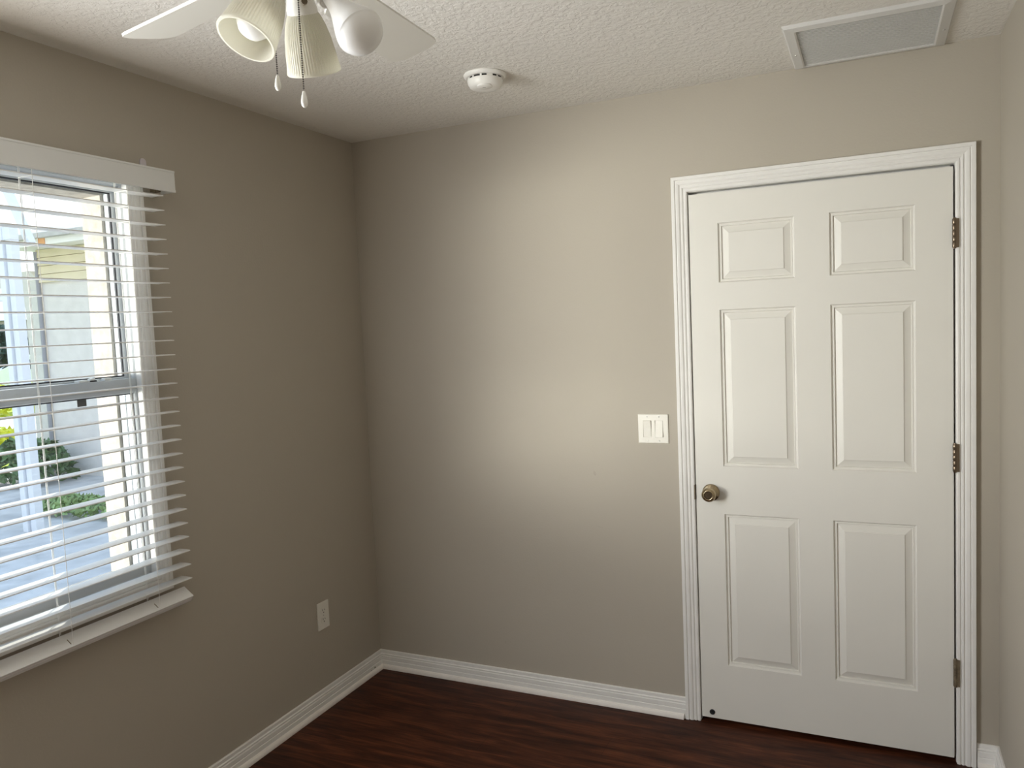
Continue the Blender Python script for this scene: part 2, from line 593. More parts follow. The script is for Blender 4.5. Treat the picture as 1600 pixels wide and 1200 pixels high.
KX, KZ = 1.5730, 0.918
bm = BM()
lathe(bm, [(0.0, 0.0), (0.0315, 0.0), (0.033, 0.002), (0.0325, 0.006), (0.029, 0.009), (0.016, 0.011), (0.0125, 0.014), (0.0125, 0.026),
           (0.016, 0.030), (0.0225, 0.034), (0.0265, 0.041), (0.0275, 0.048), (0.0265, 0.054), (0.0235, 0.0595), (0.0195, 0.062),
           (0.0170, 0.0630), (0.0150, 0.0622)], 40, (0, -1, 0), (KX, DY, KZ))
kn = obj('door_knob', bm, M_knob, door, smooth=True); kn['label'] = 'round antique nickel knob'
bm = BM()
lathe(bm, [(0.0150, 0.0622), (0.0135, 0.0600), (0.0070, 0.0600), (0.0060, 0.0618), (0.0, 0.0618)], 32, (0, -1, 0), (KX, DY, KZ))
obj('knob_face', bm, M_knob_dark, kn, smooth=True)
bm = BM()
box(bm, DX0 - 0.0012, DX0 + 0.0004, DY + 0.004, DY + 0.03, KZ - 0.028, KZ + 0.028)
obj('latch_plate', bm, M_hinge, door)
bm = BM()
lathe(bm, [(0.0, 0.0), (0.0105, 0.0), (0.0105, 0.003), (0.0085, 0.0055), (0.003, 0.0058), (0.0, 0.0045)], 24, (0, -1, 0), (1.5562, DY, 0.0415))
o = obj('rubber_bumper', bm, M_rubber, door, smooth=True); o['label'] = 'small black rubber bumper at the lower left corner'
for zc, mt, lb in ((1.8305, M_hinge, 'top bronze hinge'), (1.0780, M_hinge, 'middle bronze hinge'), (0.3270, M_hinge_worn, 'lowest hinge, worn and paint-smeared')):
    bm = BM()
    hx, hy = 2.3912, -0.0115
    hh = 0.0475
    for k in range(5):
        a = -hh + k * (2 * hh / 5)
        lathe(bm, [(0.0, a + 0.0003), (0.0058, a + 0.0003), (0.0066, a + 0.0015), (0.0066, a + 0.0175), (0.0058, a + 0.0187), (0.0, a + 0.0187)], 16, (0, 0, 1), (hx, hy, zc))
    for s in (-1, 1):
        lathe(bm, [(0.0, s * hh), (0.005, s * hh), (0.0045, s * (hh + 0.003)), (0.0, s * (hh + 0.004))], 12, (0, 0, 1), (hx, hy, zc))
    hg = obj('hinge', bm, mt, door, smooth=True)
    hg['label'] = lb
    bm = BM()
    box(bm, hx + 0.002, hx + 0.0135, -0.0155, -0.0085, zc - hh, zc + hh, 0.0005)
    obj('hinge_leaf', bm, mt, hg)

# ------------------------------------------------------------------ windows (frame, sashes, panes, casing)
def window(name, y0, y1, first):
    root = struct(empty(name, (0, (y0 + y1) / 2, WZ0)))
    oy, oz = (y0 + y1) / 2, WZ0
    q = lambda b: bmesh.ops.translate(b, verts=b.verts, vec=(0, -oy, -oz))

    def part(n, b, m, par=root, **k):
        q(b)
        return obj(n, b, m, par, **k)
    # vinyl frame lining the opening
    b = BM()
    P = [(0, -0.012), (0, -0.092), (-0.009, -0.092), (-0.009, -0.066), (-0.006, -0.066), (-0.006, -0.040), (-0.009, -0.040), (-0.009, -0.018), (-0.004, -0.012), (0, -0.012)]
    ring_frame(b, y0, y1, WZ0, WZ1, P, lambda u, w, h: (h, u, w))
    part('window_frame', b, M_vinyl)
    zm0, zm1 = 1.428, 1.476
    # upper sash, outer track
    b = BM()
    ys0, ys1, zu0, zu1 = y0 + 0.024, y1 - 0.022, 1.482, 2.064
    P = [(0, -0.064), (0, -0.044), (0.003, -0.041), (0.013, -0.041), (0.013, -0.066), (0.0, -0.066), (0, -0.064)]
    ring_frame(b, ys0, ys1, zu0, zu1, P, lambda u, w, h: (h, u, w))
    part('upper_sash', b, M_vinyl)
    b = BM()
    P = [(0.0, -0.0455), (0.0, -0.052), (-0.004, -0.052), (-0.004, -0.0455), (0.0, -0.0455)]
    ring_frame(b, ys0, ys1, zu0, zu1, P, lambda u, w, h: (h, u, w))
    part('glazing_gasket', b, M_gasket)
    b = BM(); box(b, -0.056, -0.053, ys0 - 0.002, ys1 + 0.002, zu0 - 0.002, zu1 + 0.002)
    part('pane', b, M_glass)
    # lower sash, inner track
    b = BM()
    yl0, yl1, zl0, zl1 = y0 + 0.018, y1 - 0.016, 0.872, zm0
    P = [(0, -0.034), (0, -0.018), (0.003, -0.014), (0.009, -0.014), (0.009, -0.038), (0.0, -0.038), (0, -0.034)]
    ring_frame(b, yl0, yl1, zl0, zl1, P, lambda u, w, h: (h, u, w))
    box(b, -0.040, -0.012, y0 + 0.008, y1 - 0.006, zm0 + 0.002, zm1, 0.002)       # meeting rail
    box(b, -0.0115, -0.0085, y0 + 0.008, y1 - 0.006, zm0 + 0.008, zm0 + 0.012)
    box(b, -0.040, -0.014, y0 + 0.006, y1 - 0.006, WZ0 + 0.004, zl0 - 0.003, 0.002)
    part('lower_sash', b, M_vinyl)
    b = BM()
    P = [(0.0, -0.020), (0.0, -0.030), (-0.0035, -0.030), (-0.0035, -0.020), (0.0, -0.020)]
    ring_frame(b, yl0, yl1, zl0, zl1, P, lambda u, w, h: (h, u, w))
    part('glazing_gasket', b, M_gasket)
    b = BM(); box(b, -0.0285, -0.0255, yl0 - 0.002, yl1 + 0.002, zl0 - 0.002, zl1 + 0.002)
    part('pane', b, M_glass)
    # cam lock on the meeting rail
    b = BM()
    yc = y1 - 0.152
    box(b, -0.040, -0.016, yc - 0.05, yc - 0.022, zm1, zm1 + 0.007, 0.002)
    box(b, -0.036, -0.020, yc - 0.022, yc + 0.022, zm1, zm1 + 0.004, 0.001)
    lathe(b, [(0.0, 0.0), (0.011, 0.0), (0.010, 0.009), (0.0, 0.011)], 16, (0, 0, 1), (-0.028, yc, zm1))
    box(b, -0.030, -0.014, yc + 0.035, yc + 0.060, zm1, zm1 + 0.008, 0.002)
    lk = part('sash_lock', b, M_white)
    b = BM(); box(b, -0.019, -0.0125, yc - 0.012, yc + 0.006, zm1 - 0.002, zm1 + 0.004)
    part('lock_slot', b, M_dark, lk)
    if first:
        b = BM(); box(b, -0.0255, -0.0240, -1.434, -1.404, 1.404, 1.4245)
        o = part('glass_sticker', b, mat('sticker_grey', (0.10, 0.095, 0.09), 0.6))
        o['label'] = 'small dark grey sticker under the meeting rail'
    return root


window('window_1', *WIN[0], True)
window('window_2_added', *WIN[1], False)  # unseen window added to carry the two fill lamps
for k, (a, b_) in enumerate(WIN):
    bm = BM()
    ring_frame(bm, a - 0.003, b_ - 0.004, WZ0 - 0.006, WZ1 - 0.002, CAS, lambda u, w, h: (h, u, w))
    # wooden jamb return between casing and frame
    ring_frame(bm, a - 0.003, b_ - 0.004, WZ0 - 0.006, WZ1 - 0.002, [(0.0, 0.0), (0.0, -0.013), (0.012, -0.013)], lambda u, w, h: (h, u, w))
    struct(obj('trim_%d' % (3 + k), bm, M_trim))

# ------------------------------------------------------------------ window blind
BY0, BY1 = -2.010, -1.1465
BXR, BXF = 0.024, 0.075
blind = thing(empty('window_blind', (0.05, (BY0 + BY1) / 2, 2.14)),
              'white horizontal slat blind with valance hanging open in front of the window', 'blind')
bl = Vector((0.05, (BY0 + BY1) / 2, 2.14))


def bpart(n, b, m, par=blind, **k):
    bmesh.ops.translate(b, verts=b.verts, vec=-bl)
    return obj(n, b, m, par, **k)


b = BM()
box(b, 0.002, 0.055, BY0 + 0.005, BY1 - 0.005, 2.088, 2.130, 0.001)
bpart('headrail', b, M_blind)
b = BM()
VY0, VY1 = BY0 - 0.048, -1.1000
box(b, 0.0725, 0.080, VY0, VY1, 2.0705, 2.1395, 0.0012)
box(b, 0.0795, 0.0815, VY0, VY1, 2.1330, 2.1395, 0.0008)
box(b, 0.0795, 0.0815, VY0, VY1, 2.0705, 2.0790, 0.0008)
box(b, 0.020, 0.0725, VY1 - 0.008, VY1, 2.0705, 2.1395, 0.001)
box(b, 0.020, 0.0725, VY0, VY0 + 0.008, 2.0705, 2.1395, 0.001)
bpart('valance', b, M_valance)
b = BM()
box(b, 0.012, 0.040, -1.142, -1.124, 2.074, 2.084)
bpart('valance_clip', b, M_hinge_worn)
b = BM()
pr = [(-0.012, 2.135)] + [(-0.012 * math.cos(t * math.pi / 10), 2.170 + 0.012 * math.sin(t * math.pi / 10)) for t in range(11)] + [(0.012, 2.135)]
prism(b, pr, lambda y, z: (0.0, -1.153 + y, z), lambda y, z: (0.004, -1.153 + y, z))
o = bpart('mounting_tab', b, M_tab, smooth=False)
o['label'] = 'rounded pale lilac bracket tab above the valance'

b = BM()
prof = []
ns = 8
for k in range(ns + 1):
    t = k / ns
    prof.append((BXR + (BXF - BXR) * t, 0.0012 * (1 - (2 * t - 1) ** 2) + 0.0014))
for k in range(ns, -1, -1):
    t = k / ns
    prof.append((BXR + (BXF - BXR) * t, 0.0012 * (1 - (2 * t - 1) ** 2) - 0.0014))
z_top = 2.0555
prism(b, prof, lambda x, z: (x, BY0, z), lambda x, z: (x, BY1, z))
bmesh.ops.translate(b, verts=b.verts, vec=(0, 0, z_top))
s0 = bpart('slat', b, M_blind, smooth=True)
slats = [s0]
for k in range(1, 28):
    c = s0.copy()
    C.objects.link(c)
    c.parent = blind
    c.location = (0, 0, -0.0465 * k)
    slats.append(c)
# bottom rail, tipped towards the room
b = BM()
rp_ = [(-0.025, -0.0120), (-0.0248, 0.0110), (-0.0238, 0.0120), (0.0238, 0.0120), (0.0248, 0.0110), (0.0248, 0.0030), (0.0236, 0.0020), (0.0248, 0.0010), (0.0248, -0.0110), (0.0236, -0.0120)]
ca, sa = math.cos(R(-34)), math.sin(R(-34))
rp2 = [(0.0480 + x * ca - z * sa, 0.7429 + x * sa + z * ca) for x, z in rp_]
prism(b, rp2, lambda x, z: (x, BY0, z), lambda x, z: (x, BY1, z))
rail = bpart('bottom_rail', b, M_blind)
for yl in (-1.283, -1.583, -1.873):
    b = BM()
    sl = [(0.0480 + x * ca - z * sa, 0.7429 + x * sa + z * ca) for x, z in [(-0.004, 0.0115), (-0.004, 0.0124), (0.015, 0.0124), (0.015, 0.0115)]]
    prism(b, sl, lambda x, z, yl=yl: (x, yl - 0.0012, z), lambda x, z, yl=yl: (x, yl + 0.0012, z))
    bpart('cord_slot', b, M_hinge_worn, rail)
    b = BM()
    lathe(b, [(0.0, 0.0), (0.006, 0.0), (0.005, 0.004), (0.0, 0.005)], 14, (0, 0, -1), (0.050, yl, 0.7305))
    bpart('cord_button', b, M_white, rail, smooth=True)
    # ladder tape: rear and front strings, a rung under every slat, and the lift cord
    b = BM()
    tube(b, [(BXR - 0.003, yl, 2.09), (BXR - 0.003, yl, 0.76)], 0.0013, 6)
    tube(b, [(BXF + 0.0015, yl, 2.09), (BXF + 0.0015, yl, 0.745)], 0.0008, 6)
    for k in range(28):
        zz = z_top - 0.0465 * k - 0.0024
        tube(b, [(BXR - 0.003, yl, zz), (0.05, yl, zz + 0.0002), (BXF + 0.0015, yl, zz)], 0.0007, 5)
    bpart('ladder_cord', b, M_cord)
    b = BM()
    tube(b, [(BXR - 0.001, yl + 0.0022, 2.09), (BXR - 0.001, yl + 0.0022, 0.765)], 0.0009, 6)
    bpart('lift_cord', b, M_cord)

# ------------------------------------------------------------------ ceiling fan
FX, FY = 1.233, -1.882
fan = thing(empty('ceiling_fan', (FX, FY, H)),
            'white five-blade ceiling fan with frosted glass lamps hanging from the ceiling', 'ceiling fan')


def fpart(n, b, m, par=fan, **k):
    return obj(n, b, m, par, **k)


zz = lambda z: z - H
b = BM()
lathe(b, [(0.0, 0.0), (0.068, 0.0), (0.070, -0.004), (0.066, -0.020), (0.045, -0.038), (0.022, -0.044), (0.0, -0.044)], 40)
fpart('canopy', b, M_fan, smooth=True)
b = BM(); lathe(b, [(0.0, -0.04), (0.012, -0.04), (0.012, -0.085), (0.0, -0.085)], 20)
fpart('downrod', b, M_fan, smooth=True)
b = BM()
lathe(b, [(0.0, -0.075), (0.05, -0.075), (0.085, -0.083), (0.108, -0.100), (0.116, -0.125), (0.116, -0.160), (0.108, -0.180), (0.085, -0.192), (0.055, -0.197), (0.0, -0.197)], 48)
fpart('motor_housing', b, M_fan, smooth=True)
ZB = zz(2.2300)
ccw_low = math.tan(R(14.0))
for k in range(5):
    ang = R(95.5 + 72 * k)
    d = Vector((math.cos(ang), math.sin(ang), 0)); tn = Vector((-math.sin(ang), math.cos(ang), 0))
    tn = (tn + Vector((0, 0, -ccw_low))).normalized()
    nn = d.cross(tn).normalized()
    # outline in (radius, across)
    pts = []
    r0, r1 = 0.165, 0.487
    w0, w1 = 0.048, 0.0615
    pts += [(r0, -w0 + 0.012), (r0 + 0.012, -w0)]
    pts += [(r1 - 0.022, -w1), (r1 - 0.010, -w1 + 0.003), (r1 - 0.004, -w1 + 0.010)]
    pts += [(r1 + 0.006 * math.cos(t), t_) for t, t_ in ((0.8, -w1 * 0.5), (0.3, -w1 * 0.1), (0.3, w1 * 0.1), (0.8, w1 * 0.5))]
    pts += [(r1 - 0.004, w1 - 0.010), (r1 - 0.010, w1 - 0.003), (r1 - 0.022, w1)]
    pts += [(r0 + 0.012, w0), (r0, w0 - 0.012)]
    b = BM()
    f = lambda r, w, h: d * r + tn * w + nn * h + Vector((0, 0, ZB))
    prism(b, pts, lambda r, w: f(r, w, -0.0028), lambda r, w: f(r, w, 0.0028))
    blade = fpart('fan_blade', b, M_blade)
    b = BM()
    ip = [(0.070, -0.014), (0.120, -0.012), (0.160, -0.030), (0.215, -0.036), (0.228, -0.020), (0.228, 0.020), (0.215, 0.036), (0.160, 0.030), (0.120, 0.012), (0.070, 0.014)]
    prism(b, ip, lambda r, w: f(r, w, 0.0030), lambda r, w: f(r, w, 0.0075))
    fpart('blade_iron', b, M_fan, blade)
# light kit hub
b = BM()
lathe(b, [(0.0, zz(2.252)), (0.050, zz(2.252)), (0.052, zz(2.246)), (0.052, zz(2.222)), (0.046, zz(2.212)), (0.040, zz(2.208)), (0.040, zz(2.196)), (0.030, zz(2.186)), (0.012, zz(2.180)), (0.006, zz(2.174)), (0.0, zz(2.172))], 36)
hub = fpart('light_kit_hub', b, M_fan, smooth=True)


def lamp_head(deg, shade, tilt, r_n, z_n, scale=1.0):
    a = R(deg)
    out = Vector((math.cos(a), math.sin(a), 0))
    ax = (out * math.sin(R(tilt)) + Vector((0, 0, -1)) * math.cos(R(tilt))).normalized()
    neck = out * r_n + Vector((0, 0, zz(z_n)))
    # arm from hub to the socket cup
    b = BM()
    tube(b, [Vector((0, 0, zz(2.200))) + out * 0.030, Vector((0, 0, zz(2.203))) + out * 0.045, neck - ax * 0.030], 0.0085, 12)
    arm = fpart('lamp_arm', b, M_fan, smooth=True)
    b = BM()
    if shade:
        lathe(b, [(0.0, -0.036), (0.016, -0.035), (0.022, -0.026), (0.0255, -0.012), (0.0275, -0.004), (0.0275, 0.004), (0.0250, 0.004), (0.0, 0.002)], 32, ax, neck)
    else:
        lathe(b, [(0.0, -0.036), (0.016, -0.035), (0.0205, -0.024), (0.0215, 0.004), (0.0185, 0.006), (0.0, 0.004)], 32, ax, neck)
    fpart('socket_cup', b, M_fan, arm, smooth=True)
    # thumbscrew
    b = BM()
    side = ax.cross(out).normalized()
    lathe(b, [(0.0, 0.0), (0.003, 0.0), (0.003, 0.008), (0.0055, 0.008), (0.0055, 0.012), (0.0, 0.012)], 10, (out * -1 + side * 0.5).normalized(), neck + (out * -1 + side * 0.5).normalized() * 0.024 - ax * 0.004)
    fpart('thumbscrew', b, M_hinge_worn, arm, smooth=True)
    if shade:
        b = BM()
        L = 0.104
        outer = [(0.0262, -0.006), (0.0268, 0.002), (0.0300, 0.010), (0.0355, 0.024), (0.0405, 0.044), (0.0440, 0.066), (0.0465, 0.086), (0.0480, 0.096), (0.0496, 0.0985), (0.0500, L - 0.002), (0.0488, L)]
        inner = [(0.0455, L), (0.0448, L - 0.004), (0.0440, 0.086), (0.0415, 0.066), (0.0380, 0.044), (0.0330, 0.024), (0.0270, 0.010), (0.0240, -0.004)]
        nr = 228
        prof = outer + inner

        def rib(i, k, r):
            if 2 <= i <= 7:
                return r + 0.0009 * (1 if (k % 4) in (0, 1) else -0.4)
            return r
        lathe(b, prof, nr, ax, neck, rib=rib)
        fpart('lamp_shade', b, M_shade, smooth=True)
        bprof = [(0.0, 0.0), (0.0130, 0.0), (0.0135, 0.010), (0.0170, 0.020), (0.0240, 0.034), (0.0290, 0.050), (0.0300, 0.062), (0.0275, 0.076), (0.0200, 0.087), (0.0100, 0.0925), (0.0, 0.0935)]
        b = BM(); lathe(b, bprof, 32, ax, neck)
        fpart('light_bulb', b, M_bulb, smooth=True)
    else:
        bprof = [(0.0, 0.0), (0.0135, 0.0), (0.0150, 0.012), (0.0165, 0.022), (0.0200, 0.034), (0.0270, 0.050), (0.0345, 0.066), (0.0385, 0.076), (0.0400, 0.082), (0.0400, 0.0845), (0.0385, 0.0860), (0.0380, 0.0885),
                 (0.0335, 0.0960), (0.0250, 0.1020), (0.0130, 0.1055), (0.0, 0.1065)]
        b = BM(); lathe(b, [(r_ * 1.0, h_ * 1.24) for r_, h_ in bprof], 40, ax, neck)
        o = fpart('light_bulb', b, M_bulb, smooth=True)
        o['label'] = 'bare white reflector bulb without a shade'


lamp_head(254, True, 30, 0.046, 2.169)
lamp_head(110, True, 28, 0.046, 2.168)
lamp_head(-12, False, 42, 0.092, 2.152)


def pull_chain(px, py, z1, z_end):
    lx, ly = px - FX, py - FY
    b = BM()
    n = int((z1 - (z_end + 0.027)) / 0.0038)
    for k in range(n):
        zc = zz(z1 - k * 0.0038)
        bmesh.ops.create_icosphere(b, subdivisions=1, radius=0.0016, matrix=Matrix.Translation((lx, ly, zc)))
    tube(b, [(lx, ly, zz(z1)), (lx, ly, zz(z_end + 0.026))], 0.0004, 5)
    ch = fpart('pull_chain', b, M_chain, smooth=True)
    b = BM()
    lathe(b, [(0.0, 0.0005), (0.0018, 0.0), (0.0045, 0.0025), (0.0058, 0.007), (0.0056, 0.012), (0.0042, 0.020), (0.0026, 0.026), (0.0018, 0.0275), (0.0, 0.028)], 20, (0, 0, 1), (lx, ly, zz(z_end)))
    fpart('pendant', b, M_fan, ch, smooth=True)


pull_chain(1.2695, -1.9145, 2.215, 1.974)
pull_chain(1.177, -1.869, 2.215, 2.028)

# ------------------------------------------------------------------ smoke detector
SX, SY = 0.946, -0.535
sm = thing(empty('smoke_detector', (SX, SY, H)), 'round white smoke detector mounted on the textured ceiling', 'smoke detector')
b = BM()
lathe(b, [(0.0, 0.0), (0.072, 0.0), (0.0735, -0.003), (0.071, -0.009), (0.066, -0.0125), (0.0, -0.0125)], 48)
obj('mounting_plate', b, M_smoke, sm, smooth=True)
b = BM()
lathe(b, [(0.0, -0.0125), (0.0565, -0.0125), (0.0565, -0.0195), (0.0, -0.0195)], 48)
obj('vent_slot', b, M_dark, sm, smooth=True)
for k in range(12):
    t = 2 * math.pi * (k + 0.4) / 12
    b = BM()
    c = Vector((math.cos(t), math.sin(t), 0)); s_ = Vector((-c.y, c.x, 0))
    if k % 3 == 1:
        hw = 0.010
    else:
        hw = 0.003
    prism(b, [(-hw, -0.0120), (hw, -0.0120), (hw, -0.0196), (-hw, -0.0196)], lambda u, z, c=c, s_=s_: c * 0.05 + s_ * u + Vector((0, 0, z)), lambda u, z, c=c, s_=s_: c * 0.0585 + s_ * u + Vector((0, 0, z)))
    obj('slot_rib', b, M_smoke, sm)
b = BM()
lathe(b, [(0.0, -0.0192), (0.0605, -0.0192), (0.061, -0.022), (0.059, -0.032), (0.054, -0.041), (0.046, -0.0465), (0.030, -0.049), (0.0, -0.050)], 48)
cov = obj('cover', b, M_smoke, sm, smooth=True)
b = BM()
bc = Vector((0.010, -0.026, 0))
lathe(b, [(0.0, -0.0515), (0.022, -0.0510), (0.0265, -0.0485), (0.0270, -0.044), (0.0, -0.044)], 32, (0, 0, 1), bc)
obj('test_button', b, M_smoke, cov, smooth=True)
b = BM()
tdir = cr.copy(); tdir.z = 0; tdir.normalize(); ndir = Vector((-tdir.y, tdir.x, 0))
for k in range(5):
    c = bc + tdir * (-0.006 + k * 0.0021) + ndir * -0.004
    prism(b, [(-0.0008, -0.0024), (0.0008, -0.0024), (0.0008, 0.0024), (-0.0008, 0.0024)], lambda u, w, c=c: c + tdir * u + ndir * w + Vector((0, 0, -0.0510)), lambda u, w, c=c: c + tdir * u + ndir * w + Vector((0, 0, -0.0517)))
obj('printed_mark', b, M_smokelbl, cov)

# ------------------------------------------------------------------ return-air vent
VX0, VX1, VYa, VYb = 1.902, 2.368, -0.455, -0.018
vent = thing(empty('air_vent', ((VX0 + VX1) / 2, (VYa + VYb) / 2, H)), 'rectangular white louvered return air vent in the ceiling above the door', 'air vent')
vo = Vector(((VX0 + VX1) / 2, (VYa + VYb) / 2, H))


def vpart(n, b, m, par=vent, **k):
    bmesh.ops.translate(b, verts=b.verts, vec=-vo)
    return obj(n, b, m, par, **k)


b = BM()
ix0, ix1, iy0, iy1 = 1.938, 2.331, -0.420, -0.055
P = [(0.0, 0.012), (-0.001, 0.013), (0.004, 0.0148), (0.030, 0.0105), (0.0345, 0.003), (0.0345, 0.0), (0.0, 0.0), (0.0, 0.012)]
rows_ = []
for a, h in P:
    e = a
    fx = 1.0
    rows_.append([b.verts.new((x, y, H - h)) for x, y in ((ix0 - e * 1.04, iy0 - e * 1.0), (ix0 - e * 1.04, iy1 + e * 1.05), (ix1 + e * 1.06, iy1 + e * 1.05), (ix1 + e * 1.06, iy0 - e))])
for A, B in zip(rows_, rows_[1:]):
    for k in range(4):
        l = (k + 1) % 4
        b.faces.new((A[k], A[l], B[l], B[k]))
vpart('vent_frame', b, M_vent)
b = BM(); box(b, ix0, ix1, iy0, iy1, H - 0.0016, H - 0.0002)
vpart('backing', b, M_ventin)
b = BM()
nl = 30
for k in range(nl):
    yc = iy0 + (k + 0.5) * (iy1 - iy0) / nl
    prism(b, [(yc + 0.0055, 0.0020), (yc + 0.0065, 0.0028), (yc - 0.0035, 0.0120), (yc - 0.0048, 0.0115)], lambda y, h: (ix0, y, H - h), lambda y, h: (ix1, y, H - h))
lv = vpart('louvers', b, M_ventin)
lv['label'] = 'fine parallel louvers'
for sx_ in (ix0 - 0.017, ix1 + 0.019):
    b = BM()
    lathe(b, [(0.0, 0.0), (0.0042, 0.0), (0.0036, 0.0016), (0.0, 0.0022)], 14, (0, 0, -1), (sx_, -0.19, H - 0.0125))
    vpart('screw', b, M_chrome, smooth=True)

# ------------------------------------------------------------------ light switch
sw = thing(empty('light_switch', (1.3545, 0.0, 1.161)), 'white double rocker light switch on the tan wall left of the door', 'light switch')
PW, PH = 0.0605, 0.0575
b = BM()
lo = [(-PW, -PH), (PW, -PH), (PW, PH), (-PW, PH)]
openings = [(-0.0235 - 0.0165, -0.0235 + 0.0165), (0.0235 - 0.0165, 0.0235 + 0.0165)]
xs = [-PW, openings[0][0], openings[0][1], openings[1][0], openings[1][1], PW]
zs_ = [-PH, -0.0335, 0.0335, PH]
e = 0.0035
front = -0.0058
pc = {}


def pv(x, y, z):
    k = (round(x, 5), round(y, 5), round(z, 5))
    if k not in pc:
        pc[k] = b.verts.new((x, y, z))
    return pc[k]


xi = [xs[0] + e] + xs[1:-1] + [xs[-1] - e]
zi = [zs_[0] + e] + zs_[1:-1] + [zs_[-1] - e]
for i in range(5):
    for j in range(3):
        if j == 1 and i in (1, 3):
            for (p0, p1) in (((xi[i], zi[j]), (xi[i + 1], zi[j])), ((xi[i + 1], zi[j]), (xi[i + 1], zi[j + 1])), ((xi[i + 1], zi[j + 1]), (xi[i], zi[j + 1])), ((xi[i], zi[j + 1]), (xi[i], zi[j]))):
                b.faces.new((pv(p0[0], front, p0[1]), pv(p1[0], front, p1[1]), pv(p1[0], -0.001, p1[1]), pv(p0[0], -0.001, p0[1])))
            continue
        b.faces.new((pv(xi[i], front, zi[j]), pv(xi[i + 1], front, zi[j]), pv(xi[i + 1], front, zi[j + 1]), pv(xi[i], front, zi[j + 1])))
ring_o = [(-PW, -PH), (PW, -PH), (PW, PH), (-PW, PH)]
ring_i = [(-PW + e, -PH + e), (PW - e, -PH + e), (PW - e, PH - e), (-PW + e, PH - e)]
for k in range(4):
    l = (k + 1) % 4
    a0, a1, c0, c1 = ring_o[k], ring_o[l], ring_i[k], ring_i[l]
    m0 = pv(a0[0], -0.003, a0[1]); m1 = pv(a1[0], -0.003, a1[1])
    mid0 = pv(a0[0] + (c0[0] - a0[0]) * 0.35, -0.0050, a0[1] + (c0[1] - a0[1]) * 0.35)
    mid1 = pv(a1[0] + (c1[0] - a1[0]) * 0.35, -0.0050, a1[1] + (c1[1] - a1[1]) * 0.35)
    f0 = b.verts.new((c0[0], front, c0[1])); f1 = b.verts.new((c1[0], front, c1[1]))
    b.faces.new((m0, m1, mid1, mid0))
    b.faces.new((mid0, mid1, f1, f0))
    w0 = pv(a0[0], 0.0, a0[1]); w1 = pv(a1[0], 0.0, a1[1])
    b.faces.new((w0, w1, m1, m0))
obj('wall_plate', b, M_ivory, sw)
for k, cx in enumerate((-0.0235, 0.0235)):
    b = BM(); box(b, cx - 0.0165, cx + 0.0165, -0.0016, -0.0008, -0.0335, 0.0335)
    wl_ = obj('rocker_frame', b, M_ivory, sw)
    up = -1 if k == 0 else 1                       # one on, one off
    b = BM()
    x0, x1 = cx - 0.0149, cx + 0.0149
    top, bot = (-0.0045, -0.0112) if up > 0 else (-0.0112, -0.0045)
    sec = [(-0.0320, -0.0014), (-0.0320, bot), (-0.002, -0.0070), (0.002, -0.0070), (0.0320, top), (0.0320, -0.0014)]
    prism(b, sec, lambda z, y: (x0, y, z), lambda z, y: (x1, y, z))
    obj('rocker', b, M_ivory, wl_)
    for s in (-1, 1):
        b = BM()
        lathe(b, [(0.0, 0.0), (0.0032, 0.0), (0.0028, 0.0009), (0.0, 0.0011)], 14, (0, -1, 0), (cx, front, s * 0.0475))
        obj('screw', b, M_chrome, sw, smooth=True)

# ------------------------------------------------------------------ wall outlet on the left wall
ou = thing(empty('wall_outlet', (0.0, -0.4065, 0.3955)), 'white duplex electrical outlet low on the left wall near the corner', 'outlet')
b = BM(); box(b, 0.0, 0.0052, -0.0365, 0.0365, -0.0585, 0.0585, 0.0018)
pl_ = obj('cover_plate', b, M_ivory, ou)
for s in (-1, 1):
    b = BM()
    pts = []
    for k in range(24):
        t = 2 * math.pi * k / 24
        pts.append((0.0172 * math.cos(t), max(-0.0142, min(0.0142, 0.0172 * math.sin(t)))))
    prism(b, pts, lambda y, z: (0.0045, y, z + s * 0.0195), lambda y, z: (0.0066, y, z + s * 0.0195))
    rc = obj('receptacle', b, M_ivory, ou)
    b = BM()
    box(b, 0.0060, 0.0069, -0.0075, -0.0050, s * 0.0195 + 0.000, s * 0.0195 + 0.0085)
    box(b, 0.0060, 0.0069, 0.0050, 0.0075, s * 0.0195 + 0.001, s * 0.0195 + 0.0075)
    lathe(b, [(0.0, 0.0), (0.0026, 0.0), (0.0, 0.0004)], 12, (1, 0, 0), (0.0066, 0.0, s * 0.0195 - 0.0065))
    obj('socket_slot', b, M_dark, rc)
b = BM(); lathe(b, [(0.0, 0.0), (0.003, 0.0), (0.0026, 0.0009), (0.0, 0.001)], 12, (1, 0, 0), (0.0052, 0, 0))
obj('screw', b, M_chrome, ou, smooth=True)

# ------------------------------------------------------------------ outdoors
GZ = -0.15


def gpoly(name, pts, m, z0, z1):
    b = BM()
    prism(b, pts, lambda x, y: (x, y, z0), lambda x, y: (x, y, z1))
    return struct(obj(name, b, m))


gpoly('ground_lawn', [(-80, -40), (-0.2, -40), (-0.2, 70), (-80, 70)], M_lawn, GZ - 0.22, GZ - 0.02)
gpoly('ground_pavers', [(-9.4, -8), (XO - 0.013, -8), (XO - 0.013, 0.125), (XO - 0.013, 4.0), (-7.8, 4.0), (-9.4, 4.6)], M_paver, GZ - 0.10, GZ)
gpoly('ground_driveway', [(-17.5, -14), (-12.3, -14), (-12.3, 22), (-17.5, 22)], M_concrete, GZ - 0.10, GZ + 0.005)
gpoly('ground_road', [(-36, -40), (-29, -40), (-29, 60), (-36, 60)], M_road, GZ - 0.10, GZ + 0.003)

# wing of the house across the courtyard
hs = thing(empty('stucco_house', (-4.6, 4.0, GZ)), 'pale grey stucco house wall with white fascia beyond the window', 'house')


